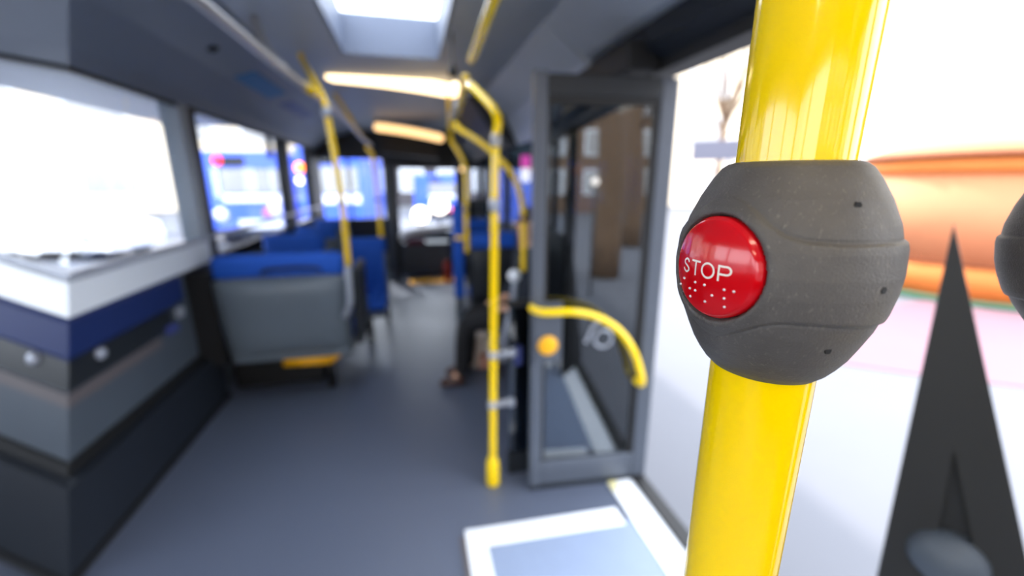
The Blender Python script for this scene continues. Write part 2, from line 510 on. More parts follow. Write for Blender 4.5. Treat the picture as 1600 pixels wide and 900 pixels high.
lathe('cylinder', (.50, 6.4, 0.0), [(.055, 0), (.06, .02), (.06, .26), (.03, .31), (.02, .33)], M['redlamp'], ex, 16)
lathe('valve', (.50, 6.4, .33), [(.02, 0), (.025, .03), (.01, .05)], M['black'], ex, 12)

# ------------------------------------------------------------ ceiling lights and fittings
for i, (p, q, mm, lab) in enumerate((((-.585, 3.8, 2.262), (.44, 3.8, 2.262), 'lampwarm', 'long warm strip light across the ceiling just beyond the roof hatch'),
                                     ((-.40, 6.0, 2.19), (.48, 6.0, 2.06), 'lampdim', 'dimmer strip light across the ceiling farther ahead above the black box'))):
    c = (Vector(p) + Vector(q)) / 2
    k = thing('ceiling_light', lab, 'light', tuple(c))
    a, b = Vector(p), Vector(q)
    P = [a + (b - a) * s / 20 + Vector((0, 0, .014 * math.sin(math.pi * s / 20))) for s in range(21)]
    if i == 0: P = [v + Vector((0, 0, .05 - .085 * s / 20)) for s, v in enumerate(P)]
    r = [.052 if 0 < s < 20 else .035 for s in range(21)]
    v, f = tubeg(P, r, 16); obj('diffuser', v, f, M[mm], k, True)
    v, f = tubeg([v + Vector((0, .03, .05)) for v in P], .05, 8); obj('housing', v, f, M['ceil'], k, True)
for x, y, lab in ((.25, -.55, 'added strip-shaped fill light on the ceiling out of view, brightening the near pole'), (-.9, -1.3, 'added strip-shaped fill light out of view at the rear of the vestibule')):  # fill lights added out of view to brighten the near pole
    k = thing('ceiling_light', lab, 'light', (x, y, 2.25))
    v, f = tubeg([(x - .6, y, 2.245), (x - .55, y, 2.245), (x + .55, y, 2.245), (x + .6, y, 2.245)], [.035, .055, .055, .035], 16); obj('diffuser', v, f, M['lampfill'], k, True)
    v, f = tubeg([(x - .6, y, 2.30), (x + .6, y, 2.30)], .05, 8); obj('housing', v, f, M['ceil'], k, True)
k = thing('ceiling_camera', 'small dark dome camera on the sloping ceiling near the upper left', 'camera', (-1.03, 2.9, 2.26))
lathe('dome', (-1.03, 2.9, 2.24), [(.035, .06), (.04, .0), (.034, -.02), (.02, -.036), (.001, -.042)], M['black'], k, 20)
lathe('base', (-1.03, 2.9, 2.26), [(.055, 0), (.055, .03)], M['ceil'], k, 20)
k = thing('speaker_pod', 'small black pod hanging on the rail beside the bright strip light', 'pod', (.275, 2.6, 2.1))
lathe('body', (.275, 2.6, 2.10), [(.001, -.03), (.025, -.02), (.03, 0), (.02, .03), (.006, .05), (.006, .2)], M['black'], k, 16)
lathe('bulb', (.288, 2.6, 2.028), ball(0, .024), M['lampwarm'], k, 16)
for i, (x, y, z, x1, y1, mm, lab) in enumerate(((-1.12, 3.45, 2.19, -.98, 4.2, 'adblue', 'bright blue notice on the sloping left ceiling panel'),
                                      (-1.12, 4.5, 2.19, -1.0, 5.4, 'adnavy', 'dull navy notice on the sloping left ceiling, beyond the blue one'))):
    o = tag(obj('notice_board', [(x, y, z), (x1, y, z + .045), (x1, y1, z + .045), (x, y1, z), (x, y, z - .008), (x1, y, z + .037), (x1, y1, z + .037), (x, y1, z - .008)],
                [(0, 1, 2, 3), (4, 7, 6, 5), (0, 4, 5, 1), (1, 5, 6, 2), (2, 6, 7, 3), (3, 7, 4, 0)], M[mm]), lab, 'sign')
k = thing('route_sign', 'small sign with magenta top and white lower half beside the door leaf', 'sign', (1.03, 3.8, 1.6))
box('upper_half', .99, 1.08, 3.8, 3.82, 1.62, 1.73, M['magenta'], k, .01)
box('lower_half', .99, 1.08, 3.8, 3.82, 1.50, 1.615, M['signwhite'], k, .01)
k = thing('aisle_lamp', 'small round warm lamp glowing over the aisle beside the yellow pole', 'lamp', (.67, 5.5, 1.66))
lathe('lens', (.665, 5.5, 1.655), ball(0, .03), M['lampdim'], k, 16)
lathe('stem', (.665, 5.5, 1.67), [(.012, 0), (.012, .62)], M['dark'], k, 10)
k = tag(lathe('wall_speaker', (1.0, 3.4, 1.90), [(.001, -.035), (.03, -.03), (.035, 0), (.035, .03)], M['alu'], None, 16, (1, 0, 0)), 'small pale round speaker on the dark cove right of the yellow pole', 'speaker')

# ------------------------------------------------------------ poles and rails
R = .0175


def sleeve(c, m, parent, r=.023, h=.05, axis=(0, 0, 1), name='clamp'):
    return lathe(name, c, [(R, -h / 2), (r, -h / 2 + .004), (r, h / 2 - .004), (R, h / 2)], m, parent, 20, axis)


k = thing('centre_pole', 'yellow floor pole in the aisle beside the open door leaf', 'pole', (.328, 1.8, 0))
tube('tube', [(.328, 1.80, .0), (.335, 1.80, .5), (.352, 1.80, 1.39), (.360, 1.80, 1.66), (.372, 1.81, 1.74), (.36, 1.86, 1.80), (.31, 2.08, 1.92), (.298, 2.13, 1.94)], R, M['yellow'], k)
lathe('foot_sleeve', (.328, 1.80, 0), [(.03, 0), (.034, .01), (.032, .12), (.024, .15), (.018, .16)], M['yellow'], k, 20)
sleeve((.352, 1.80, 1.40), M['alu'], k, .024, .055)
sleeve((.360, 1.80, 1.665), M['steel'], k, .022, .05)
for z, dx in ((.71, .338), (.45, .333)):
    b = sleeve((dx, 1.80, z), M['alu'], k, .026, .035, name='bracket')
    lathe('arm', (dx + .02, 1.80, z), [(.016, 0), (.016, .06), (.022, .062), (.022, .085), (.012, .09)], M['alu'], b, 14, (1, .0, 0))
k = thing('ceiling_rail', 'straight yellow grab rail running under the ceiling above the aisle', 'rail', (.27, 1.6, 2.0))
tube('tube', [(.25, .9, 2.0), (.262, 1.33, 2.0), (.286, 1.93, 2.0)], R, M['yellow'], k)
tube('hanger', [(.25, .95, 2.0), (.25, .95, 2.3)], R, M['yellow'], k, curve=False)
k = thing('bent_rail', 'yellow rail with grey joint where the bent poles meet under the ceiling', 'rail', (.3, 2.4, 1.95))
tube('tube', [(.290, 2.17, 1.985), (.295, 2.25, 1.955), (.30, 2.5, 1.92), (.31, 2.7, 1.905)], R, M['yellow2'], k)
tube('joint', [(.285, 2.55, 1.92), (.285, 2.8, 1.90)], .02, M['steel'], k, curve=False)
k = thing('branch_pole', 'yellow pole branching right from the rail and curving down to a seat', 'pole', (.69, 2.6, .9))
tube('tube', [(.325, 3.0, 1.88), (.34, 2.95, 1.84), (.45, 2.75, 1.74), (.57, 2.62, 1.61), (.64, 2.6, 1.51), (.685, 2.6, 1.37), (.697, 2.6, 1.2), (.697, 2.6, .93)], R, M['yellow2'], k)
tube('crossbar', [(.325, 3.0, 1.88), (.36, 3.0, 1.84), (.46, 2.9, 1.76), (.53, 2.85, 1.70)], R, M['yellow2'], k)
sleeve((.693, 2.6, 1.27), M['maroon'], k, .02, .03)
lathe('end_ball', (.635, 2.6, .90), ball(0, .042), M['white'], k, 18)
tube('strut', [(.640, 2.6, .87), (.62, 2.6, .70), (.57, 2.6, .5), (.56, 2.6, .30)], .02, M['alu'], k)
k = thing('aisle_pole', 'yellow pole on a seat corner curving up to the rail, left of the centre pole', 'pole', (.455, 3.6, .87))
tube('tube', [(.455, 3.6, .90), (.455, 3.6, 1.2), (.462, 3.6, 1.52), (.455, 3.61, 1.63), (.41, 3.64, 1.74), (.36, 3.7, 1.83)], .019, M['yellow2'], k)
sleeve((.46, 3.6, 1.27), M['strip'], k, .022, .04)
tube('side_grip', [(.45, 3.6, 1.03), (.35, 3.6, 1.03)], .018, M['yellow2'], k, curve=False)
tube('hanger', [(.36, 3.7, 1.83), (.355, 3.8, 2.3)], .018, M['yellow2'], k, curve=False)
# left side
k = thing('grey_ceiling_rail', 'long bare grey handrail under the ceiling at upper left', 'rail', (-.54, 1.5, 2.0))
tube('tube', [(-.60, .6, 2.0), (-.554, 1.52, 2.0), (-.54, 2.34, 2.0), (-.50, 2.78, 1.99)], .019, M['steel'], k)
tube('hanger', [(-.715, 2.60, 2.30), (-.66, 2.5, 2.16), (-.545, 2.35, 2.01)], .022, M['steel'], k)
tube('end_sleeve', [(-.515, 2.62, 1.997), (-.49, 2.84, 1.985)], .024, M['yellow2'], k, curve=False)
k = thing('seat_pole', 'yellow pole rising from the front grey seat back on the left', 'pole', (-.42, 2.85, .97))
tube('tube', [(-.418, 2.85, .97), (-.418, 2.85, 1.319), (-.434, 2.85, 1.628), (-.452, 2.85, 1.848), (-.468, 2.86, 1.972), (-.54, 3.0, 2.11), (-.62, 3.2, 2.25), (-.64, 3.22, 2.3)], .0185, M['yellow2'], k)
sleeve((-.425, 2.85, 1.37), M['strip'], k, .022, .03)
sleeve((-.458, 2.85, 1.90), M['alu'], k, .026, .06)
k = thing('far_seat_pole', 'second yellow pole beyond the blue seat back on the left', 'pole', (-.34, 4.6, .2))
tube('tube', [(-.31, 4.6, .22), (-.32, 4.6, 1.0), (-.33, 4.6, 1.5), (-.345, 4.6, 1.74), (-.37, 4.63, 1.80), (-.40, 4.65, 1.84)], .022, M['yellow2'], k)
sleeve((-.328, 4.6, 1.32), M['strip'], k, .026, .035)
tube('foot', [(-.31, 4.6, .22), (-.31, 4.6, .0)], .024, M['dark'], k, curve=False)
k = thing('far_grey_rail', 'grey and yellow rail beyond the first left pole under the ceiling', 'rail', (-.5, 4.6, 2.0))
tube('tube', [(-.47, 2.95, 1.97), (-.46, 3.9, 1.97), (-.44, 4.7, 1.93), (-.43, 5.6, 1.93)], .019, M['steel'], k)
tube('yellow_bend', [(-.64, 4.5, 2.3), (-.58, 4.62, 2.2), (-.50, 4.7, 2.04), (-.44, 4.75, 1.94)], .02, M['yellow2'], k)


# ------------------------------------------------------------ seats
def rbox(x0, x1, y0, y1, z0, z1, m, name, parent, b=.03, **kw):
    return box(name, x0, x1, y0, y1, z0, z1, m, parent, b, smooth=True, **kw)


def seat(name, lab, x0, x1, y, facing, cover, top=1.08, bot=.33, group=None, z_seat=.45, dark_shell=False):
    """bus seat on a cantilever leg; facing +1 looks ahead (we see the shell)"""
    k = thing(name, lab, 'seat', ((x0 + x1) / 2, y, 0), group)
    s = facing
    sh = M['dark'] if dark_shell else M['shell']
    # dished back shell: grid in x,z
    V, Fa = [], []
    nx, nz = 16, 14
    for side in (0, 1):
        for j in range(nz + 1):
            v = j / nz
            z = bot + (top - .14 - bot) * v
            for i in range(nx + 1):
                u = i / nx * 2 - 1
                w = 1 - .05 * (1 - v) ** 3
                x = (x0 + x1) / 2 + u * (x1 - x0) / 2 * w
                bul = .055 * (1 - abs(u) ** 5) * (1 - abs(2 * v - 1) ** 6)
                yy = y - s * (.0 + bul * .9 - .05 * (1 - v)) if side == 0 else y + s * (.05 + .04 * (1 - v))
                V.append((x, yy, z - .02 * abs(u) ** 4 * v))
    o = (nx + 1) * (nz + 1)
    for j in range(nz):
        for i in range(nx):
            a = j * (nx + 1) + i
            Fa.append((a, a + 1, a + nx + 2, a + nx + 1)); Fa.append((a + o, a + nx + 1 + o, a + nx + 2 + o, a + 1 + o))
    for i in range(nx):
        Fa.append((i, i + o, i + 1 + o, i + 1)); a = nz * (nx + 1) + i
        Fa.append((a, a + 1, a + 1 + o, a + o))
    for j in range(nz):
        a = j * (nx + 1); Fa.append((a, a + nx + 1, a + nx + 1 + o, a + o)); a += nx
        Fa.append((a, a + o, a + nx + 1 + o, a + nx + 1))
    obj('shell', V, Fa, sh, k, True)
    rbox(x0 + .03, x1 - .03, *sorted((y + s * .03, y + s * .11)), bot + .12, top, cover, 'back_cushion', k, .035)
    rbox(x0 + .01, x1 - .01, *sorted((y - s * .01, y + s * .06)), top - .15, top, cover, 'headband', k, .03)
    rbox(x0 + .02, x1 - .02, *sorted((y + s * .06, y + s * .48)), z_seat - .09, z_seat, cover, 'seat_cushion', k, .03)
    rbox(x0 + .02, x1 - .02, *sorted((y + s * .04, y + s * .46)), z_seat - .15, z_seat - .085, sh, 'seat_pan', k, .02)
    xm = x1 - .2 if x0 < 0 else x0 + .2
    v, f = tubeg([(xm, y + s * .2, .0), (xm, y + s * .2, z_seat - .14)], .03, 12)
    obj('leg', v, f, M['charcoal'], k, True)
    return k


k = seat('double_seat', 'wide seat nearest the corner with grey moulded back and blue top edge', -1.25, -.45, 2.92, 1, M['blue'], top=1.045, bot=.34)
tube('corner_handle', [(-.47, 2.86, .62), (-.43, 2.84, .72), (-.425, 2.84, .86), (-.425, 2.85, .96)], .022, M['alu'], k, 12)
tube('top_grip', [(-.95, 2.90, .93), (-.9, 2.90, .955), (-.65, 2.90, .955), (-.6, 2.92, .93)], .012, M['black'], k, 10)
rbox(-.425, -.37, 2.90, 3.35, .40, .93, M['dark'], 'side_wing', k, .02)
V, Fa = merge(tubeg([(-.92, 2.98, .28), (-.62, 2.98, .27)], .03, 10), tubeg([(-.62, 2.98, .27), (-.54, 3.0, .33)], .028, 10))
obj('lever', V, Fa, M['amber'], k, True, label='amber yellow lever under the seat')
# blue seats facing the rear, one row farther
seat('bus_seat', 'blue seat back facing us behind the first left pole, beside the aisle', -.66, -.25, 4.25, -1, M['blue'], top=.98, bot=.30)
seat('bus_seat', 'blue seat facing us next to the left windows behind the grey double seat', -1.25, -.74, 3.95, -1, M['blue'], top=1.07, bot=.30)
seat('bus_seat', 'farther blue seat by the left windows beyond the facing seats', -1.3, -.85, 5.2, 1, M['blue'], top=1.0, bot=.32)
seat('bus_seat', 'farthest left blue seat, a row short of the dark bulkhead', -1.3, -.85, 6.2, 1, M['blue'], top=1.0, bot=.32)
# wheel housing under the left seats
o = tag(box('wheel_housing', -1.34, -.72, 3.22, 3.55, 0, .265, M['black'], None, .03), 'low black wheel housing box under the left seats', 'housing')
o = tube('calf_strap', [(-.36, 3.6, .52), (-.33, 3.6, .56), (-.30, 3.6, .62)], .025, M['blue'], bpy.data.objects['double_seat'])
# right side seats
seat('bus_seat', 'right-hand seat with dark shell and blue top directly behind the passenger', .50, .95, 3.75, 1, M['blue'], top=1.05, bot=.36, dark_shell=True)
k = thing('seat_divider', 'narrow blue upright panel at the aisle edge left of the yellow pole', 'panel', (.41, 3.9, 0))
rbox(.36, .46, 3.86, 3.92, .42, 1.30, M['blue'], 'panel', k, .02)
box('post', .375, .445, 3.87, 3.91, 0, .45, M['slate'], k, .005)
seat('bus_seat', 'right-hand blue seat farther ahead, beyond the blue upright panel', .5, .95, 5.2, 1, M['blue'], top=1.05, bot=.36, dark_shell=True)
# sideways bench the passenger sits on
k = thing('side_bench', 'dark sideways bench against the right wall under the passenger', 'bench', (.92, 2.95, 0))
rbox(.62, 1.05, 2.66, 3.26, .32, .385, M['dark'], 'seat_cushion', k, .02)
rbox(1.0, 1.07, 2.66, 3.26, .385, 1.0, M['dark'], 'backrest', k, .02)
rbox(.80, 1.05, 2.7, 3.2, 0, .32, M['black'], 'plinth', k, .02)
# glazed partition beside the centre pole
k = thing('glass_partition', 'low dark tinted screen between the centre pole and the door leaf', 'partition', (.6, 1.86, 0))
box('glass', .43, 1.06, 1.86, 1.868, .12, .92, M['tinted'], k)
box('bottom_rail', .42, 1.08, 1.85, 1.88, 0, .12, M['dark'], k)
box('top_rail', .42, 1.08, 1.85, 1.88, .92, .95, M['charcoal'], k)
box('label_tag', .455, .49, 1.845, 1.86, .62, .72, M['adnavy'], k, .004)

# ------------------------------------------------------------ open door leaf
k = thing('door_leaf', 'open glazed door leaf in a grey frame, swung into the bus', 'door', (.8, 1.69, 0))
A, B = Vector((.495, 1.715, 0)), Vector((1.10, 1.665, 0))
D = (B - A).normalized(); Q = Vector((-D.y, D.x, 0))


def leafbox(name, s0, s1, z0, z1, d0, d1, m, b=0, par=None, **kw):
    v, f = boxg(s0, s1, d0, d1, z0, z1)
    v = [A + D * p[0] + Q * p[1] + Vector((0, 0, p[2])) for p in v]
    return obj(name, v, f, m, par or k, False, b, **kw)


LW = (B - A).length
leafbox('hinge_stile', LW - .075, LW, .03, 1.91, -.02, .02, M['frame'], .006)
leafbox('free_stile', 0, .055, .03, 1.92, -.02, .02, M['frame'], .006)
leafbox('top_rail', .055, LW - .075, 1.83, 1.91, -.02, .02, M['dark'], .006)
leafbox('bottom_rail', .055, LW - .075, .10, .165, -.02, .02, M['frame'], .006)
leafbox('kick_plate', .055, LW - .075, .035, .10, -.012, .012, M['frame'])
leafbox('brush_seal', 0.0, LW, .0, .035, -.008, .008, M['dark'])
leafbox('gasket', LW - .10, LW - .075, .165, 1.83, -.012, .012, M['black'])
leafbox('gasket', .055, .07, .165, 1.83, -.012, .012, M['black'])
leafbox('gasket', .07, LW - .1, 1.80, 1.83, -.012, .012, M['black'])
leafbox('glass', .06, LW - .08, .16, 1.835, -.003, .003, M['doorpane'])
leafbox('lock_plate', .005, .14, .70, .985, -.034, -.02, M['frame'], .01)
c = A + D * .072 - Q * .034 + Vector((0, 0, .785))
lathe('emergency_knob', c, [(.044, 0), (.046, .006), (.040, .014), (.020, .017), (.001, .018)], M['amber'], k, 28, tuple(-Q))
hp = [A + D * s - Q * d + Vector((0, 0, z)) for s, d, z in
      ((.0, .02, .962), (.005, .06, .962), (.05, .09, .958), (.17, .09, .955), (.28, .09, .925), (.38, .09, .86), (.455, .09, .76), (.50, .09, .65), (.515, .08, .585), (.515, .02, .57))]
tube('grab_handle', hp, .0165, M['yellow'], k)
# accessibility pictogram on the glass: ring and bent arm
c = A + D * .345 - Q * .006 + Vector((0, 0, .79))
ring = [c + D * (.042 * math.cos(a)) + Vector((0, 0, .042 * math.sin(a))) for a in [2 * math.pi * i / 28 for i in range(29)]]
arm = [c + D * x + Vector((0, 0, z)) for x, z in ((.03, .075), (-.015, .085), (-.055, .06), (-.07, .02), (-.085, -.015))]
V, Fa = merge(tubeg(ring, .007, 8, False), tubeg(smooth_path(arm), .008, 8))
obj('wheelchair_pictogram', V, Fa, M['alu'], k, True)

# ------------------------------------------------------------ the near pole with the stop button
PX, PY = .1265, .1209
NP = thing('stanchion', 'thick glossy yellow pole close at right, carrying the sharp stop button', 'pole', (PX, PY, 0))
v, f = latheg((PX, PY, 0), [(.0175, 0), (.0175, 1.0), (.0175, 1.45), (.0175, 1.55), (.0175, 2.3)], 96)
obj('tube', v, f, M['yellow'], NP, True)
lathe('floor_flange', (PX, PY, 0), [(.045, 0), (.045, .006), (.022, .012), (.022, .04)], M['yellow'], NP, 32)

ZC = 1.4721
BPROF = [(1.4330, .0178), (1.4338, .0186), (1.4355, .0204), (1.4385, .0226), (1.4425, .0250), (1.4475, .0272), (1.4535, .0296), (1.460, .0314), (1.4665, .0325),
         (1.4725, .0329), (1.480, .0324), (1.4875, .0306), (1.495, .0274), (1.5010, .0240), (1.5045, .0215), (1.5058, .0197), (1.5063, .0180)]


def interp(tab, x):
    if x <= tab[0][0]: return tab[0][1]
    for (a, b), (c_, d_) in zip(tab, tab[1:]):
        if x <= c_:
            t_ = (x - a) / (c_ - a)
            return b + (d_ - b) * t_
    return tab[-1][1]


def sstep(a, b, x):
    t_ = max(0, min(1, (x - a) / (b - a))); return t_ * t_ * (3 - 2 * t_)


# seam heights against angle from the button (deg, growing to the right / away)
SU = [(0, .0232), (6, .0230), (14, .0216), (22, .0190), (30, .0155), (38, .0128), (46, .0115), (60, .0110), (110, .0108), (180, .0108)]
SL = [(0, -.0232), (8, -.0226), (16, -.0208), (24, -.0182), (32, -.0157), (38, -.0142), (45, -.0135), (60, -.0134), (110, -.0150), (180, -.0150)]
BANG = math.radians(-98)
bn = Vector((math.sin(BANG), math.cos(BANG), 0)); bu = Vector((-bn.y, bn.x, 0))
if bu.dot(_r) < 0: bu = -bu
RB = .0172


def housing_r(phi, z):
    """radius of the housing at angle phi (deg from button axis) and height z above centre"""
    r = interp(BPROF, z + ZC)
    a = abs(phi)
    su, sl = interp(SU, a), interp(SL, a)
    raise_ = sstep(-.0004, .0006, su - z) * sstep(-.0004, .0006, z - sl)
    lip_u = math.exp(-((z - su) / .00055) ** 2); lip_l = math.exp(-((z - sl) / .00055) ** 2)
    fade = sstep(4, 26, a)
    return r + .0010 * raise_ * (.35 + .65 * fade) - .0006 * (lip_u + lip_l) * fade * (1 - .55 * sstep(60, 90, a))


def make_housing(parent, T):
    V, Fa = [], []
    ns = 360
    zs = []
    for (a, _), (b, _) in zip(BPROF, BPROF[1:]):
        n_ = max(1, int(round((b - a) / .00045)))
        zs += [a + (b - a) * i / n_ for i in range(n_)]
    zs.append(BPROF[-1][0])
    for z in zs:
        for i in range(ns):
            phi = 360 * i / ns - 180
            zz = z - ZC
            r = housing_r(phi, zz)
            ph = math.radians(phi)
            a, s = r * math.sin(ph), r * math.cos(ph)
            if s > 0:
                e = math.hypot(a, zz - .0002)
                ins = 1 - sstep(RB, RB + .0004, e)
                s -= ins * .0045
                # rounded lip leading into the button recess
                s -= .0007 * math.exp(-((e - RB) / .0009) ** 2) if e > RB else 0
                s += .0005 * math.exp(-((e - RB - .0022) / .0016) ** 2)
            V.append(T @ (bn * s + bu * a + Vector((0, 0, zz))))
    nz = len(zs)
    for j in range(nz - 1):
        for i in range(ns):
            a, b = j * ns + i, j * ns + (i + 1) % ns
            Fa.append((a, b, b + ns, a + ns))
    # inner collar so the ends are closed on the pole
    for row, z in ((0, BPROF[0][0] - ZC), (nz - 1, BPROF[-1][0] - ZC)):
        k_ = len(V)
        for i in range(ns):
            ph = 2 * math.pi * i / ns - math.pi
            V.append(T @ (bn * (.0170 * math.cos(ph)) + bu * (.0170 * math.sin(ph)) + Vector((0, 0, z))))
        for i in range(ns):
            a, b = row * ns + i, row * ns + (i + 1) % ns
            Fa.append((a, b, k_ + (i + 1) % ns, k_ + i))
    return obj('button_housing', V, Fa, M['housing'], parent, True)


def btn_surf(a, b, lift=0):
    """point on the red button: a across, b up"""
    s = math.sqrt(max(.0342 ** 2 - a * a, 0)) - 11 * b * b
    # curl the rim in
    e = math.hypot(a, b)
    s -= .0012 * sstep(RB - .0016, RB - .0001, e)
    p = Vector((a, b, s))
    na, nb = a / math.sqrt(.0342 ** 2 - a * a), 22 * b
    nn = Vector((na, nb, 1)).normalized()
    return p + nn * lift


def place_btn(p, T):
    return T @ (bn * p.z + bu * p.x + Vector((0, 0, p.y + .0002)))


def make_button(parent, T):
    V, Fa = [], []
    nr, ns = 36, 96
    rad = [RB * 0.985 * (i / nr) ** .8 for i in range(nr + 1)]
    V.append(place_btn(btn_surf(0, 0), T))
    for r in rad[1:]:
        for j in range(ns):
            t_ = 2 * math.pi * j / ns
            V.append(place_btn(btn_surf(r * math.cos(t_), r * math.sin(t_)), T))
    for j in range(ns):
        Fa.append((0, 1 + j, 1 + (j + 1) % ns))
    for i in range(nr - 1):
        for j in range(ns):
            a, b = 1 + i * ns + j, 1 + i * ns + (j + 1) % ns
            Fa.append((a, b, b + ns, a + ns))
    k_ = len(V)
    for j in range(ns):
        t_ = 2 * math.pi * j / ns
        q = btn_surf(rad[-1] * math.cos(t_), rad[-1] * math.sin(t_)); q.z -= .003
        V.append(place_btn(q, T))
    base = 1 + (nr - 1) * ns
    for j in range(ns):
        Fa.append((base + j, base + (j + 1) % ns, k_ + (j + 1) % ns, k_ + j))
    return obj('button', V, Fa, M['red'], parent, True, label='glossy red domed push button')


def ribbon(path, w, T, closed=False):
    """flat stroke of width w that follows the button surface, slightly proud"""
    P = [Vector((x, y, 0)) for x, y in path]
    n_ = len(P)
    V, Fa = [], []
    for i, p in enumerate(P):
        if closed: d = P[(i + 1) % n_] - P[i - 1]
        else: d = P[min(i + 1, n_ - 1)] - P[max(i - 1, 0)]
        d.normalize(); s = Vector((-d.y, d.x, 0)) * w / 2
        for q in (p + s, p - s):
            V.append(place_btn(btn_surf(q.x, q.y, .00006), T))
    for i in range(n_ if closed else n_ - 1):
        a, b = 2 * i, 2 * ((i + 1) % n_)
        Fa.append((a, a + 1, b + 1, b))
    return V, Fa


def seg(a, b, n_=10):
    return [(a[0] + (b[0] - a[0]) * i / n_, a[1] + (b[1] - a[1]) * i / n_) for i in range(n_ + 1)]


def cspl(pts, n_=8):
    return [(p.x, p.y) for p in smooth_path([(x, y, 0) for x, y in pts], n_)]


def letters(T):
    y0, y1 = -.0030, .0022
    w = .00066
    mid = (y0 + y1) / 2
    h = w / 2
    S = cspl([(-.00755, y1 - .0014), (-.0078, y1 - .0008), (-.0088, y1 - h), (-.0100, y1 - .0010), (-.0099, mid + .0006), (-.0087, mid),
              (-.0075, mid - .0008), (-.0075, y0 + .0010), (-.0087, y0 + h), (-.0099, y0 + .0009), (-.0103, y0 + .0016)])
    Tt = seg((-.0059, y1 - h), (-.0018, y1 - h)); Tv = seg((-.00385, y1 - w), (-.00385, y0))
    oc, oa, ob = (.0014, mid), .00235, (y1 - y0) / 2 - h + .0001
    O = [(oc[0] + oa * math.cos(2 * math.pi * i / 48), oc[1] + ob * math.sin(2 * math.pi * i / 48)) for i in range(48)]
    Pv = seg((.0054, y0), (.0054, y1))
    r = .00128
    top = y1 - h
    Pb = seg((.0057, top), (.0079, top), 4) + [(.0079 + .0014 * math.sin(t_), top - r + r * math.cos(t_)) for t_ in [math.pi * i / 16 for i in range(1, 16)]] + seg((.0079, top - 2 * r), (.0057, top - 2 * r), 4)
    return [('letter_s', ribbon(S, w, T)), ('letter_t', merge(ribbon(Tt, w, T), ribbon(Tv, w, T))),
            ('letter_o', ribbon(O, w, T, True)), ('letter_p', merge(ribbon(Pv, w, T), ribbon(Pb, w, T)))]


T1 = Matrix.Translation((PX, PY, ZC))
hs = make_housing(NP, T1)
lathe('recess_ring', T1 @ (bn * .0262 + Vector((0, 0, .0002))), [(RB + .0003, -.001), (RB + .0003, 0), (.0005, 0)], M['rim'], hs, 64, tuple(bn))
bt = make_button(hs, T1)
bt.matrix_parent_inverse = Matrix.Identity(4)


def add_marks(bt, T):
    # lettering and braille are pieces of the button: thing > housing > ... kept at third level
    for nm, (v, f) in letters(T):
        obj(nm, v, f, M['print_'], bt).matrix_parent_inverse = Matrix.Identity(4)
    c0 = -.0126
    xs = {0: (-.0128, -.0099), 1: (-.0065, -.0036), 2: (.0006, .0035), 3: (.0077, .0106)}
    rows = (-.0054, -.0083, -.0112)
    cells = {0: ((0, 1), (0, 2), (1, 0)), 1: ((0, 1), (0, 2), (1, 0), (1, 1)), 2: ((0, 0), (0, 2), (1, 1)), 3: ((0, 0), (0, 1), (0, 2), (1, 0))}
    for ci, ds_ in cells.items():
        for cx_, rw in ds_:
            p = btn_surf(xs[ci][cx_], rows[rw], 0)
            q = btn_surf(xs[ci][cx_], rows[rw], .001)
            c_ = place_btn(p, T); ax = place_btn(q, T) - c_
            v, f = latheg(c_, [(.00052, -.0003), (.00050, .00012), (.00036, .00038), (.00016, .00050), (.00001, .00052)], 14, tuple(ax))
            obj('braille_dot', v, f, M['pin'], bt, True).matrix_parent_inverse = Matrix.Identity(4)


# the button is a child of the pole (its marks are the third level)
bt.parent = NP; bt.matrix_parent_inverse = Matrix.Translation(NP.location).inverted()
hs_ring = [c for c in COL.objects if c.name.startswith('recess_ring')][0]
hs_ring.parent = NP; hs_ring.matrix_parent_inverse = Matrix.Translation(NP.location).inverted()
add_marks(bt, T1)


def screw_holes(parent, T):
    for az, z in ((-170.3, 1.4935), (174.8, 1.470), (-169.6, 1.4499)):
        ph = math.radians(az)
        dr = Vector((math.sin(ph), math.cos(ph), 0))
        rel = math.degrees(math.atan2(dr.dot(bu), dr.dot(bn)))
        r = housing_r(rel, z - ZC)
        c_ = T @ (dr * (r - .0011) + Vector((0, 0, z - ZC)))
        ax = T.to_3x3() @ dr
        v, f = latheg(c_, [(.00115, 0), (.00115, .0013)], 6, tuple(ax))
        obj('screw_hole', v, f, M['rim'], parent)


screw_holes(NP, T1)

# mirror image of the near pole and its device, built as a leaning pole
T2 = Matrix.Translation((.2626, .0971, ZC + .002)) @ Vector((0, 0, 1)).rotation_difference(Vector((-.10, .20, 1)).normalized()).to_matrix().to_4x4() @ Matrix.Rotation(math.radians(-172), 4, 'Z')
P2 = thing('mirrored_stanchion', 'blurred mirror image of the near yellow pole at the far right edge, leaning, with grey button housing', 'pole', (.2626, .0971, 0))
axis2 = (T2.to_3x3() @ Vector((0, 0, 1)))
c2 = T2.translation
top2 = c2 + axis2 * ((2.3 - c2.z) / axis2.z); bot2 = c2 - axis2 * (c2.z / axis2.z)
v, f = tubeg([bot2, c2, top2], .0175, 48); obj('tube', v, f, M['yellow'], P2, True)
make_housing(P2, T2)
b2 = make_button(P2, T2)
screw_holes(P2, T2)

# dark upright edge and its mirror image, built as an A shape
st = thing('dark_edge_wedge', 'tall black A shape with a dark infill, standing for a dark edge and its mirror image, right of the near pole', 'stand', (.93, .41, 0))
n59 = Vector((math.sin(math.radians(59)), math.cos(math.radians(59)), 0)); t59 = Vector((n59.y, -n59.x, 0))
O59 = n59 * 1.0


def on59(x, z, d=0): return O59 + t59 * x + n59 * d + Vector((0, 0, z))


def to59(p): return (Vector(p) - O59).dot(t59)


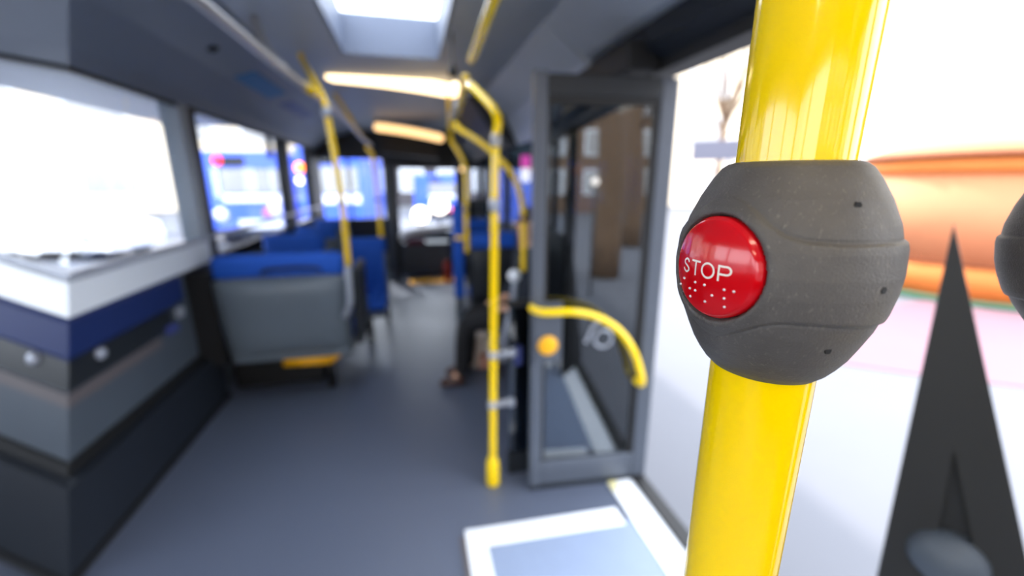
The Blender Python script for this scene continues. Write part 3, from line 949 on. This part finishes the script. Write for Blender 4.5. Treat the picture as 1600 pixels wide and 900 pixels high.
ax_, az_ = to59((.865, .503, 1.433)), 1.433
lx = lambda z: ax_ + (to59((.875, .485, .726)) - ax_) * (1.433 - z) / (1.433 - .726) * 0
lp, rp_ = Vector((.875, .485, .726)), Vector((.964, .338, .867))
la, ra = to59(lp), to59(rp_)
lfoot = ax_ + (la - ax_) * 1.433 / (1.433 - .726)
rfoot = ax_ + (ra - ax_) * 1.433 / (1.433 - .867)
ia, iz = to59((.901, .442, 1.048)), 1.048


def leg59(xa, za, xb, w0, w1, d0, d1, sgn):
    q = [(xa, za), (xb, 0), (xb + sgn * w1, 0), (xa + sgn * w0, za - .0)]
    V = [on59(x, z, d0) for x, z in q] + [on59(x, z, d1) for x, z in q]
    Fa = [(0, 1, 2, 3), (7, 6, 5, 4)] + [(i, (i + 1) % 4, (i + 1) % 4 + 4, i + 4) for i in range(4)]
    return V, Fa


def plate59(name, q, d0, d1, m):
    n_ = len(q)
    V = [on59(x, z, d0) for x, z in q] + [on59(x, z, d1) for x, z in q]
    return obj(name, V, [tuple(range(n_)), tuple(range(2 * n_ - 1, n_ - 1, -1))] + [(i, (i + 1) % n_, (i + 1) % n_ + n_, i + n_) for i in range(n_)], m, st)


foot_l = ia + (to59((.909, .429, .779)) - ia) * iz / (iz - .779)
foot_r = ia + (to59((.938, .381, .826)) - ia) * iz / (iz - .826)
plate59('leg', [(ax_, az_), (lfoot, 0), (foot_l, 0), (ia, iz)], 0, .03, M['charcoal'])
plate59('leg', [(ax_, az_), (ia, iz), (foot_r, 0), (rfoot, 0)], 0, .03, M['charcoal'])
plate59('infill_panel', [(ia, iz + .02), (foot_l - .01, 0), (foot_r + .01, 0)], .012, .045, M['black'])
lathe('round_cap', on59(to59((.917, .416, .83)), .83, .0), [(.055, .03), (.055, -.0), (.045, -.02), (.001, -.028)], M['slate'], st, 24, tuple(n59))

# ------------------------------------------------------------ seated passenger
pg = thing('person', 'seated person in dark coat, black trousers and brown shoes behind the centre pole', 'person', (.80, 2.95, .45))


def skin_mesh(name, nodes, edges, radii, m, parent, sub=2):
    me = bpy.data.meshes.new(name)
    me.from_pydata(nodes, edges, [])
    o = bpy.data.objects.new(name, me)
    COL.objects.link(o)
    md = o.modifiers.new('skin', 'SKIN'); md.use_smooth_shade = True
    for i, r in enumerate(radii):
        rr = r if isinstance(r, tuple) else (r, r)
        me.skin_vertices[0].data[i].radius = rr
    me.skin_vertices[0].data[0].use_root = True
    s = o.modifiers.new('sub', 'SUBSURF'); s.levels = sub; s.render_levels = sub
    dg = bpy.context.evaluated_depsgraph_get()
    ev = bpy.data.meshes.new_from_object(o.evaluated_get(dg))
    for p in ev.polygons: p.use_smooth = True
    ev.materials.clear(); ev.materials.append(m)
    bpy.data.objects.remove(o)
    n_ = bpy.data.objects.new(name, ev)
    COL.objects.link(n_)
    if parent:
        n_.parent = parent; n_.matrix_parent_inverse = Matrix.Translation(parent.location).inverted()
    return n_


Yc = 3.0
hip = (.83, Yc, .52)
body_nodes = [hip, (.84, Yc, .66), (.85, Yc, .82), (.85, Yc, .96), (.84, Yc, 1.03), (.825, Yc, 1.09), (.82, Yc, 1.17), (.83, Yc, 1.24)]
edges = [(i, i + 1) for i in range(7)]
radii = [(.14, .11), (.13, .10), (.14, .10), (.12, .08), (.055, .055), (.055, .055), (.080, .072), (.075, .068)]
for s in (-1, 1):
    b = len(body_nodes)
    body_nodes += [(.84, Yc + s * .17, .94), (.80, Yc + s * .20, .70), (.68, Yc + s * .12, .60), (.62, Yc + s * .10, .585)]
    edges += [(3, b), (b, b + 1), (b + 1, b + 2), (b + 2, b + 3)]
    radii += [.055, .045, .032, .026]
    for q, (dy, L) in enumerate(((-.028, .07), (-.010, .08), (.010, .077), (.028, .062))):
        n_ = len(body_nodes)
        body_nodes += [(.62 - .03, Yc + s * .10 + dy, .582), (.62 - .03 - L * .5, Yc + s * .10 + dy, .578), (.62 - .03 - L * .9, Yc + s * .10 + dy, .562)]
        edges += [(b + 3, n_), (n_, n_ + 1), (n_ + 1, n_ + 2)]; radii += [.010, .009, .008]
    n_ = len(body_nodes)
    body_nodes += [(.615, Yc + s * .10 - s * .035, .578), (.585, Yc + s * .10 - s * .052, .565)]
    edges += [(b + 3, n_), (n_, n_ + 1)]; radii += [.011, .009]
    n_ = len(body_nodes)
    fo = (s * .09)
    kx = .34 if s < 0 else .40
    ax2 = .30 if s < 0 else .36
    body_nodes += [(.80, Yc + fo, .50), (kx, Yc + fo, .50), (ax2, Yc + fo, .11), (ax2 - .08, Yc + fo, .05)]
    edges += [(0, n_), (n_, n_ + 1), (n_ + 1, n_ + 2), (n_ + 2, n_ + 3)]; radii += [.075, .055, .035, .022]
skin_mesh('body', body_nodes, edges, radii, M['skin'], pg)
# face, ears
lathe('nose', (.745, Yc, 1.195), ball(0, .014), M['skin'], pg, 12, (-.6, 0, -.8))
for s in (-1, 1):
    lathe('ear', (.835, Yc + s * .072, 1.2), ball(0, .020), M['skin'], pg, 10, (0, 1, 0))
    lathe('eye', (.756, Yc + s * .028, 1.215), ball(0, .009), M['rim'], pg, 10)
tube('mouth', [(.752, Yc - .022, 1.155), (.746, Yc, 1.153), (.752, Yc + .022, 1.155)], .005, M['maroon'], pg, 8)
v, f = latheg((.845, Yc, 1.235), ball(0, .088, 10), 20)
v = [Vector((p.x, Yc + (p.y - Yc) * .95, p.z)) for p in v]
v = [p if p.x > .80 or p.z > 1.25 else Vector((.80, p.y, max(p.z, 1.24))) for p in v]
obj('hair', v, f, M['hair'], pg, True)
for s in (-1, 1):
    kx = .34 if s < 0 else .40; ax2 = .30 if s < 0 else .36
    fo = s * .09
    skin_mesh('trouser_leg', [(.84, Yc + fo * .9, .505), (.60, Yc + fo, .505), (kx, Yc + fo, .495), (ax2 + .02, Yc + fo, .30), (ax2 + .005, Yc + fo, .06)],
              [(0, 1), (1, 2), (2, 3), (3, 4)], [.10, .088, .078, .064, .060], M['trousers'], pg)
    skin_mesh('shoe', [(ax2 + .03, Yc + fo, .045), (ax2 - .04, Yc + fo, .045), (ax2 - .12, Yc + fo, .035), (ax2 - .17, Yc + fo, .028)],
              [(0, 1), (1, 2), (2, 3)], [(.048, .046), (.05, .05), (.044, .038), (.030, .026)], M['shoe'], pg)
cn = [(.83, Yc, .50), (.84, Yc, .66), (.85, Yc, .82), (.85, Yc, .97), (.845, Yc, 1.045)]
ce = [(0, 1), (1, 2), (2, 3), (3, 4)]; crd = [(.175, .145), (.165, .135), (.175, .13), (.15, .11), (.068, .068)]
for s in (-1, 1):
    b = len(cn)
    cn += [(.84, Yc + s * .18, .94), (.80, Yc + s * .21, .70), (.68, Yc + s * .13, .605)]
    ce += [(3, b), (b, b + 1), (b + 1, b + 2)]; crd += [.075, .066, .048]
skin_mesh('coat', cn, ce, crd, M['jacket'], pg)

# bag on the floor between the passenger and the seats
k = thing('shopping_bag', 'beige bag on the floor behind the passenger\'s legs', 'bag', (.50, 3.25, 0))
V, Fa = [], []
for j in range(9):
    v_ = j / 8
    for i in range(24):
        a = 2 * math.pi * i / 24
        e = .16 * (1 + .10 * math.sin(3 * a + 4 * v_)) * (1 - .25 * v_ ** 3) * (.8 + .2 * math.sin(min(1, v_ * 3) * 1.57))
        V.append((.50 + e * math.cos(a), 3.25 + .65 * e * math.sin(a), .26 * v_ + .004 * math.sin(5 * a) * v_))
for j in range(8):
    for i in range(24):
        a, b = j * 24 + i, j * 24 + (i + 1) % 24
        Fa.append((a, b, b + 24, a + 24))
Fa.append(tuple(range(23, -1, -1))); Fa.append(tuple(range(8 * 24, 9 * 24)))
obj('sack', V, Fa, M['bag'], k, True)
tube('handle', [(.42, 3.25, .24), (.44, 3.23, .32), (.54, 3.23, .33), (.57, 3.25, .24)], .008, M['bag'], k, 8)
box('parcel', .46, .62, 3.06, 3.10, .04, .16, M['bagpink'], k, .01)

# ------------------------------------------------------------ the street outside
G = -.35
struct(box('ground', -60, 60, -60, 60, G - .1, G, M['road']))
pv = [(4.0, 3.35), (7.0, 4.6), (9.0, 4.9), (8.0, 2.6), (5.6, 2.2), (4.75, 2.75)]
V = [(x, y, G + .012) for x, y in pv] + [(x, y, G) for x, y in pv]
struct(obj('trim_1', V, [tuple(range(6)), tuple(range(11, 5, -1))] + [(i, (i + 1) % 6, (i + 1) % 6 + 6, i + 6) for i in range(6)], M['pink']))
# round orange kiosk
kc = Vector((9.5, 5.22, G))
k = thing('round_kiosk', 'round orange canvas kiosk with green foot across the pavement', 'kiosk', tuple(kc))
lathe('canopy', kc, [(1.625, 2.24), (1.650, 2.28), (1.250, 2.46), (0.625, 2.56), (0.001, 2.60)], M['peach'], k, 48)
lathe('rim', kc, [(1.625, 2.20), (1.700, 2.21), (1.700, 2.25), (1.625, 2.27)], M['brown'], k, 48)
lathe('valance', kc, [(1.587, 1.98), (1.625, 2.02), (1.625, 2.21)], M['orange'], k, 48)
lathe('side_wall', kc, [(1.550, .60), (1.550, 2.0)], M['peach'], k, 48)
lathe('counter', kc, [(1.550, .58), (1.600, .59), (1.600, .62), (1.550, .63)], M['brown'], k, 48)
lathe('base', kc, [(1.587, .10), (1.587, .59)], M['orange'], k, 48)
lathe('plinth', kc, [(1.625, 0), (1.625, .08), (1.600, .10)], M['green'], k, 48)
# grey shop sign on a post
k = thing('hanging_sign', 'grey rectangular street sign on a post outside the doorway', 'sign', (6.8, 8.2, G))
v, f = boxg(-.75, .75, -.04, .04, 2.30, 2.72)
d_ = Vector((.75, -.66, 0)).normalized(); e_ = Vector((-d_.y, d_.x, 0)); o_ = Vector((6.75, 8.1, G))
obj('plate', [o_ + d_ * p[0] + e_ * p[1] + Vector((0, 0, p[2])) for p in v], f, mat('sign_grey', srgb(96, 96, 110), .6, noise=.05), k)
v, f = tubeg([o_ + e_ * .08, o_ + e_ * .08 + Vector((0, 0, 3.1))], .05, 10); obj('post', v, f, M['alu'], k, True)


def tree(x, y, h, lab, r=.16):
    k = thing('street_tree', lab, 'tree', (x, y, G), 'bare street trees')
    P = [(x + .05 * math.sin(i), y + .04 * math.cos(i * 2), G + h * .55 * i / 6) for i in range(7)]
    v, f = tubeg(P, [r * (1 - .07 * i) for i in range(7)], 12); obj('trunk', v, f, M['bark'], k, True)
    g = []
    rr = random.Random(int(x * 10 + y))
    for i in range(16):
        a = rr.uniform(0, 6.28); L = rr.uniform(.8, 2.2); z0 = G + h * rr.uniform(.38, .55)
        e = (x + L * math.cos(a), y + L * math.sin(a), z0 + rr.uniform(.8, h * .45))
        m1 = tuple((p + q) / 2 + .1 for p, q in zip((x, y, z0), e))
        g.append(tubeg([(x, y, z0), m1, e], [.05, .035, .012], 6))
    v, f = merge(*g); o = obj('branches', v, f, M['bark'], k, True); o['kind'] = 'stuff'


tree(12.5, 15.5, 9, 'bare street tree seen through the doorway left of the near pole')
tree(10.5, 10.0, 8, 'bare street tree right behind the near pole, short of the pale block')
tree(2.7, -4.6, 8, 'bare tree beside the bus mirrored in the door glass, nearest', .3)
tree(4.6, -8.5, 8, 'bare tree mirrored in the door glass, farther to the rear', .3)


def building(name, lab, c, ang, w, d, h, m, nx, nz, shop=None):
    k = thing(name, lab, 'building', (c[0], c[1], G))
    u_ = Vector((math.cos(ang), math.sin(ang), 0)); n_ = Vector((-u_.y, u_.x, 0)); o_ = Vector((c[0], c[1], G))
    def bb(nm, x0, x1, y0, y1, z0, z1, mm, par=k):
        v, f = boxg(x0, x1, y0, y1, z0, z1)
        return obj(nm, [o_ + u_ * p[0] + n_ * p[1] + Vector((0, 0, p[2])) for p in v], f, mm, par)
    bb('wall', -w / 2, w / 2, 0, d, 0, h, m)
    bb('roof', -w / 2 - .3, w / 2 + .3, -.3, d + .3, h, h + .35, M['slate'])
    for i in range(nx):
        for j in range(nz):
            x = -w / 2 + (i + .5) * w / nx; z = 1.2 + (j) * (h - 1) / nz
            q = bb('window', x - w / nx * .27, x + w / nx * .27, -.08, .02, z, z + (h - 1) / nz * .55, M['wpane'])
            bb('window_surround', x - w / nx * .32, x + w / nx * .32, -.04, .01, z - .12, z + (h - 1) / nz * .55 + .12, M['sill'])
    return k


building('apartment_block', 'sunlit cream block across the street behind the white car', (-22, 26), math.radians(38), 34, 8, 15, M['cream'], 8, 4)
building('office_block', 'pale block beyond the doorway on the right', (26, 24), math.radians(-42), 34, 8, 14, M['cream'], 8, 4)
building('brick_block', 'tan block behind the bus, mirrored in the door glass', (9, -22), math.radians(180), 26, 8, 10, M['tan'], 8, 4)
building('shaded_block', 'block painted dark for shade, ahead of the bus beyond the windscreen', (3, 34), math.radians(0), 14, 6, 9, mat('painted_shade_render', srgb(70, 66, 70), .8, noise=.2, nscale=1), 5, 3)  # shade on the buildings ahead is put into a dark render colour
building('corner_house', 'pale house far ahead beyond the windscreen', (-12, 52), 0, 14, 8, 9, M['cream'], 5, 3)

# white car
cc = Vector((-8.4, 12.9, G)); ang = math.radians(-13.4)
cu = Vector((math.cos(ang - math.radians(0)), math.sin(ang), 0)); cn_ = Vector((-cu.y, cu.x, 0))
k = thing('parked_car', 'white car seen side-on through the first left window', 'car', tuple(cc))
prof = [(-1.65, .25), (-1.68, .55), (-1.55, .78), (-1.0, .86), (-.62, 1.28), (-.3, 1.40), (.5, 1.40), (.9, 1.25), (1.3, .92), (1.62, .80), (1.70, .5), (1.66, .25)]
V = []
for s in (-.8, .8):
    V += [cc + cu * x + cn_ * (s * (1 if z < .9 else .82)) + Vector((0, 0, z)) for x, z in prof]
n_ = len(prof)
obj('body', V, [tuple(range(n_)), tuple(range(2 * n_ - 1, n_ - 1, -1))] + [(i, (i + 1) % n_, (i + 1) % n_ + n_, i + n_) for i in range(n_)], M['car'], k)
gp = [(-.9, .88), (-.58, 1.24), (-.3, 1.33), (.45, 1.33), (.82, 1.22), (1.15, .90)]
V = [cc + cu * x + cn_ * -.74 + Vector((0, 0, z)) - cn_ * (.06 if z < 1 else 0.0) for x, z in gp] + [cc + cu * x - cn_ * .60 + Vector((0, 0, z)) for x, z in gp]
obj('side_glass', V, [tuple(range(6)), tuple(range(11, 5, -1))] + [(i, (i + 1) % 6, (i + 1) % 6 + 6, i + 6) for i in range(6)], M['busglass'], k)
for sx in (-1.05, 1.05):
    for sy in (-.78, .6):
        w_ = lathe('wheel', cc + cu * sx + cn_ * sy + Vector((0, 0, .31)), [(.31, 0), (.31, .18)], M['tyre'], k, 24, tuple(cn_))
        lathe('hubcap', cc + cu * sx + cn_ * (sy - .01) + Vector((0, 0, .31)), [(.18, -.01), (.18, .01)], M['alu'], w_, 16, tuple(cn_)).matrix_parent_inverse = Matrix.Identity(4)


# blue buses beyond windows 3 and 4
def bus(name, lab, c, ang, w, h, L, lamps=True):
    k = thing(name, lab, 'bus', (c[0], c[1], G))
    u_ = Vector((math.cos(ang), math.sin(ang), 0)); n_ = Vector((-u_.y, u_.x, 0)); o_ = Vector((c[0], c[1], G))
    def bb(nm, x0, x1, y0, y1, z0, z1, mm, bev=0):
        v, f = boxg(x0, x1, y0, y1, z0, z1)
        return obj(nm, [o_ + u_ * p[0] + n_ * p[1] + Vector((0, 0, p[2])) for p in v], f, mm, k, False, bev)
    bb('body', -w / 2, w / 2, 0, L, .3, h, M['busblue'], .06)
    bb('rear_window', -w * .17, w / 2 - .1, -.02, .02, h * .56, h * .81, M['busglass'])
    bb('display', -w * .16, w * .10, -.03, .02, h * .84, h * .94, M['dark'])
    bb('white_band', -w * .17, w / 2 - .05, -.025, .02, h * .46, h * .545, M['buswhite'])
    bb('number_plate', -w * .05, w / 2 - .2, -.03, .02, h * .12, h * .27, M['buswhite'])
    bb('bumper', -w / 2, w / 2, -.06, .1, .25, .45, M['dark'])
    for sx in (-w / 2 + .3, w / 2 - .3):
        for yy in (1.5, L - 1.5):
            c_ = o_ + u_ * (sx) + n_ * yy + Vector((0, 0, .4))
            lathe('wheel', c_, [(.42, -.15), (.42, .15)], M['tyre'], k, 20, tuple(u_))
    if lamps:
        for x, z, mm, r in ((-w * .17, h * .90, 'lampred', .13), (-w * .22, h * .33, 'buswhite', .20)):
            lathe('lamp', o_ + u_ * x + n_ * -.05 + Vector((0, 0, z)), [(r, 0), (r * .9, .03), (.001, .05)], M[mm], k, 16, tuple(-n_))
    return k


bus('city_bus', 'blue bus seen from behind, red lamp lit, through the second left window', (-4.95, 14.3), math.radians(-2), 2.6, 2.72, 9)
k = bus('blue_tram', 'blue vehicle ahead of the thin window pillar, left of the first pole', (-2.10, 12.5), math.radians(-2), 1.64, 2.75, 6, False)
for x, z, r, mm in ((-2.80, 1.86, .13, M['lamporange']), (-2.84, 1.53, .09, M['lampwhite']),
                    (-2.65, .43, .10, mat('pink_lamp', srgb(255, 170, 190), .5, emit=(srgb(255, 150, 170), 2)))):
    lathe('lamp', (x, 12.47, z), [(r, 0), (r * .9, .03), (.001, .05)], mm, k, 16, (0, -1, 0))
# warm red sign on the pillar edge
k = tag(box('red_post_box', -6.55, -6.32, 14.9, 15.15, G, 3.2, M['redlamp'], None, .03), 'dark red post outside, just left of the blue bus', 'post')
k = thing('street_lantern', 'small warm lantern behind the bus, a bright dot in the door glass', 'lantern', (2.04, -3.1, G))
lathe('globe', (2.04, -3.1, 1.5), ball(0, .06), M['lampwhite'], k, 16)
v, f = tubeg([(2.04, -3.1, G), (2.04, -3.1, 1.5)], .02, 8); obj('post', v, f, M['dark'], k, True)
# things beyond the windscreen
bus('shuttle_bus', 'pale blue van ahead beyond the windscreen', (1.3, 22), 0, 2.2, 2.2, 4, False)
for i, (x, y, z, r, mm) in enumerate(((.9, 14, .75, .28, 'lampwhite'), (1.5, 15, .55, .16, 'lampred'), (.25, 12, .6, .22, 'lampwhite'))):
    k = thing('street_lantern', ('bright white lantern ahead, middle of the windscreen', 'small red lantern ahead in the windscreen', 'bright white lantern low at the left of the windscreen')[i], 'lantern', (x, y, G))
    lathe('globe', (x, y, z), ball(0, r), M[mm], k, 16)
    v, f = tubeg([(x, y, G), (x, y, z)], .05, 8); obj('post', v, f, M['dark'], k, True)
